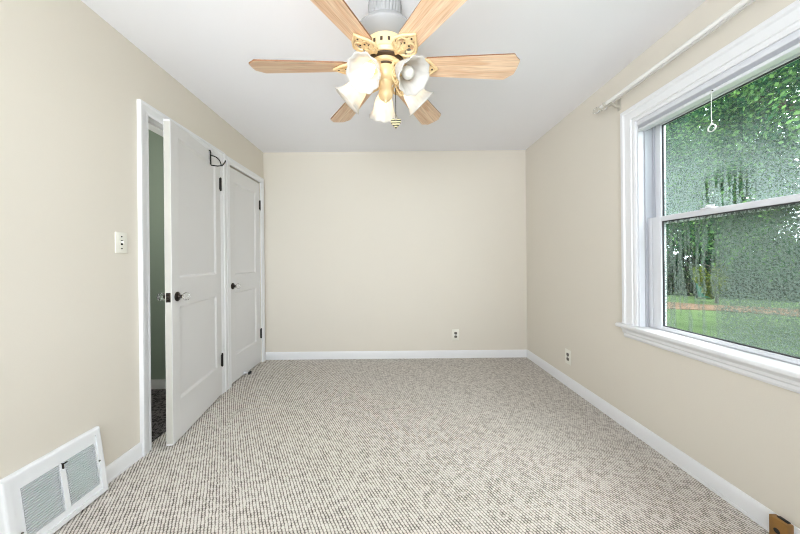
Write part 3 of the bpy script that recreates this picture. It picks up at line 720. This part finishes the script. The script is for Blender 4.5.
def stripe_mat():
    m = bpy.data.materials.new('striped_charm'); m.use_nodes = True; n = m.node_tree.nodes; L = m.node_tree.links; p = n['Principled BSDF']; p.inputs['Roughness'].default_value = .3
    t = n.new('ShaderNodeTexCoord'); wv = n.new('ShaderNodeTexWave'); wv.bands_direction = 'Z'; wv.inputs['Scale'].default_value = 26; wv.inputs['Distortion'].default_value = 1.0
    r = n.new('ShaderNodeValToRGB'); r.color_ramp.interpolation = 'CONSTANT'; r.color_ramp.elements[0].color = rgb(30, 26, 20); r.color_ramp.elements[1].position = .5; r.color_ramp.elements[1].color = rgb(226, 214, 170)
    L.new(t.outputs['Object'], wv.inputs['Vector']); L.new(wv.outputs[0], r.inputs[0]); L.new(r.outputs[0], p.inputs['Base Color']); return m
tag(obj('heart_charm', charm(), stripe_mat(), ch), 'black and cream striped heart charm')

# ------------------------------------------------------------------ outdoors
GZ = -.75
bm = bm_new(); box(bm, XR+.17, 70, -30, 70, GZ-.2, GZ); tag(obj('lawn', bm, M['lawn']), 'green lawn outside the window', 'lawn', kind='structure')
bm = bm_new()
pth = [(6.0+i*1.2, 16.0-i*1.02+.25*math.sin(i*1.3)) for i in range(16)]
lo_, hi_ = [], []
for i, (x, y) in enumerate(pth):
    wd = 1.0+.2*math.sin(i*2.1); lo_.append((x-wd*.65, y-wd*.75)); hi_.append((x+wd*.65, y+wd*.75))
prism(bm, lo_+hi_[::-1], GZ-.05, GZ+.025)
tag(obj('dirt_path', bm, M['dirt']), 'strip of bare brown earth across the lawn', 'path', kind='structure')

def crown_bm(seed, rad, height, n, leaf, blobs=26):
    """leaf clumps over a rounded crown"""
    rnd = random.Random(seed); bm = bm_new(); cl = []
    for i in range(blobs):
        a = rnd.uniform(0, 2*PI); u = rnd.uniform(-1, 1); r = rnd.uniform(.45, 1)
        q = math.sqrt(1-u*u); cl.append((Vector((rad*r*q*math.cos(a), rad*r*q*math.sin(a), height*.5*r*u)), rnd.uniform(.22, .42)*rad))
    for i in range(n):
        c, cr_ = cl[i % blobs]
        d = Vector((rnd.gauss(0, 1), rnd.gauss(0, 1), rnd.gauss(0, .8))).normalized()*cr_*rnd.uniform(.55, 1.05)
        p = c+d
        nrm = (d.normalized()+Vector((rnd.uniform(-.6, .6), rnd.uniform(-.6, .6), rnd.uniform(.1, 1.1)))).normalized()
        t = nrm.cross(Vector((rnd.uniform(-1, 1), rnd.uniform(-1, 1), rnd.uniform(-1, 1)))).normalized(); s = nrm.cross(t)
        l = leaf*rnd.uniform(.7, 1.3)
        bm.faces.new([bm.verts.new(p+t*l*x+s*l*y) for x, y in ((-.55, 0), (-.05, -.34), (.55, 0), (-.05, .34))])
    return bm
def trunk_bm(seed, h, r, spread):
    rnd = random.Random(seed); bm = bm_new()
    pts = [(0, 0, -.1), (.02, 0, h*.2), (.05*rnd.uniform(-1, 1), .05, h*.5), (0, 0, h*.8), (0, 0, h)]
    tube(bm, pts, [r*1.35, r, r*.85, r*.6, r*.2], 12)
    for i in range(7):
        a = i*2.4; z = h*(.45+.07*i)
        tube(bm, [(0, 0, z), (spread*.4*math.cos(a), spread*.4*math.sin(a), z+.12*h), (spread*.8*math.cos(a), spread*.8*math.sin(a), z+.2*h)], [r*.45, r*.3, r*.1], 8)
    return bm
def tree(label, x, y, h, rad, base, n, leaf, m, seed, cat='tree', group='trees beyond the window', name='leafy_tree', blobs=26):
    t = thing(name, label, cat, (x, y, GZ), 0, group)
    ch_ = h-base
    obj('trunk', trunk_bm(seed, h*.92, max(.02, .030*h), rad*.8), M['trunk'], t)
    c = obj('crown', crown_bm(seed+50, rad, ch_, n, leaf, blobs), M[m], t, smooth=False); c.location = (0, 0, base+ch_/2)
    return t
tree('tall bright green tree filling the upper window pane', 10.2, 6.4, 9.8, 3.6, 1.6, 80000, .088, 'leaf', 1, blobs=80)
tree('dark green tree at the far edge of the window', 14.3, 17.1, 14.5, 3.5, 1.0, 30000, .20, 'leaf_dark', 2, blobs=40)
tree('distant dark tree behind the hedge, left of the others', 16.0, 29.5, 13, 4.8, .3, 16000, .34, 'leaf_dark', 4, blobs=44)
tree('distant dark tree behind the hedge, in the middle', 24.6, 21.2, 14, 4.8, .3, 16000, .34, 'leaf_dark', 5, blobs=44)
tree('far pale tree standing past the end of the hedge', 31.6, 11.4, 13, 4.8, .3, 16000, .34, 'leaf', 7, blobs=44)
# hedge at the edge of the lawn
hg = thing('garden_hedge', 'dark clipped hedge along the far edge of the lawn', 'hedge', (15.4, 14.2, GZ), math.radians(-42))
rnd = random.Random(9); bm = bm_new()
for i in range(9000):
    p = Vector((rnd.uniform(-9, 9), rnd.uniform(-.6, .6), rnd.uniform(.05, 1.0)+.12*math.sin(rnd.uniform(0, 6))))
    n_ = Vector((rnd.uniform(-1, 1), rnd.uniform(-1, .2), rnd.uniform(0, 1))).normalized(); t_ = n_.cross(Vector((rnd.random(), rnd.random(), rnd.random()+.1))).normalized(); s_ = n_.cross(t_); l_ = rnd.uniform(.12, .22)
    bm.faces.new([bm.verts.new(p+t_*l_*a+s_*l_*b) for a, b in ((-.5, 0), (0, -.35), (.5, 0), (0, .35))])
obj('hedge_leaves', bm, M['leaf_hedge'], hg, smooth=False)
bm = bm_new()
for i in range(1): tube(bm, [(0, 0, -.05), (.05, .05, .5), (0, 0, .95)], [.04, .03, .01], 6)
tag(obj('stem', bm, M['trunk'], hg), 'dark woody stem')
sc_ = thing('evergreen_screen', 'tall dark evergreen screen far beyond the clipped hedge', 'hedge', (17.6, 17.4, GZ), math.radians(-42))
rnd = random.Random(19); bm = bm_new()
for i in range(16000):
    x_ = rnd.uniform(-7, 10); p = Vector((x_, rnd.uniform(-.5, .5), rnd.uniform(.05, 2.6+.5*math.sin(x_*1.7)+.3*math.sin(x_*4.1))))
    n_ = Vector((rnd.uniform(-1, 1), rnd.uniform(-1, .2), rnd.uniform(0, 1))).normalized(); t_ = n_.cross(Vector((rnd.random(), rnd.random(), rnd.random()+.1))).normalized(); s_ = n_.cross(t_); l_ = rnd.uniform(.18, .34)
    bm.faces.new([bm.verts.new(p+t_*l_*a+s_*l_*b) for a, b in ((-.5, 0), (0, -.35), (.5, 0), (0, .35))])
obj('screen_leaves', bm, M['leaf_dark'], sc_, smooth=False)
bm = bm_new()
for i in range(1): tube(bm, [(1.5, 0, -.05), (1.5, .05, 1.2), (1.5, 0, 2.3)], [.06, .04, .01], 6)
tag(obj('stem', bm, M['trunk'], sc_), 'dark woody stem')
# yellow-green bush in front of the hedge
tree('low yellow-green bush on the lawn before the hedge', 13.4, 12.0, 1.7, .75, .15, 2200, .11, 'leaf_yellow', 21, 'bush', None, 'garden_bush', 14)
# teal bin and parked white car, both mostly hidden by mist and hedge
bn = thing('rubbish_bin', 'teal green bin standing in front of the hedge', 'bin', (14.4, 13.35, GZ), math.radians(-42))
bm = bm_new(); vv = box(bm, -.30, .30, -.30, .30, .08, .92, .03)
for q in bm.verts:
    k_ = .78+.22*(q.co.z-.08)/.84; q.co.x *= k_; q.co.y *= k_
obj('bin_body', bm, M['bin'], bn)
bm = bm_new(); box(bm, -.33, .33, -.35, .33, .92, 1.02, .03); obj('lid', bm, M['bin'], bn)
for s_ in (-1, 1):
    bm = bm_new(); lathe(bm, [(.10, -.03), (.10, .03)], 20, Matrix.Translation((s_*.26, .26, .10)) @ Matrix.Rotation(PI/2, 4, 'Y')); obj('wheel', bm, M['tyre'], bn)
cr_ = thing('parked_car', 'white car parked beyond the left end of the hedge', 'car', (9.0, 22.4, GZ), math.radians(-42))
bm = bm_new()
prism(bm, [(-2.1, .30), (2.1, .30), (2.15, .62), (2.05, .82), (1.2, .92), (.55, 1.40), (.2, 1.48), (-1.1, 1.48), (-1.75, 1.02), (-2.1, .95), (-2.18, .6)], -.82, .82, Matrix.Rotation(PI/2, 4, 'X'))
bmesh.ops.bevel(bm, geom=bm.edges[:], offset=.06, segments=2, affect='EDGES'); obj('car_body', bm, M['car'], cr_)
for y in (-.835, .825):
    bm = bm_new(); prism(bm, [(.98, .96), (.48, 1.36), (.18, 1.42), (-1.05, 1.42), (-1.55, 1.02)], -.005, .005, Matrix.Translation((0, y+.005, 0)) @ Matrix.Rotation(PI/2, 4, 'X')); obj('side_glass', bm, M['car_glass'], cr_)
for x in (-1.35, 1.35):
    for y in (-.78, .78):
        bm = bm_new(); lathe(bm, [(.10, -.09), (.30, -.10), (.33, -.06), (.33, .06), (.30, .10), (.10, .09)], 24, Matrix.Translation((x, y, .33)) @ Matrix.Rotation(PI/2, 4, 'X')); obj('wheel', bm, M['tyre'], cr_)
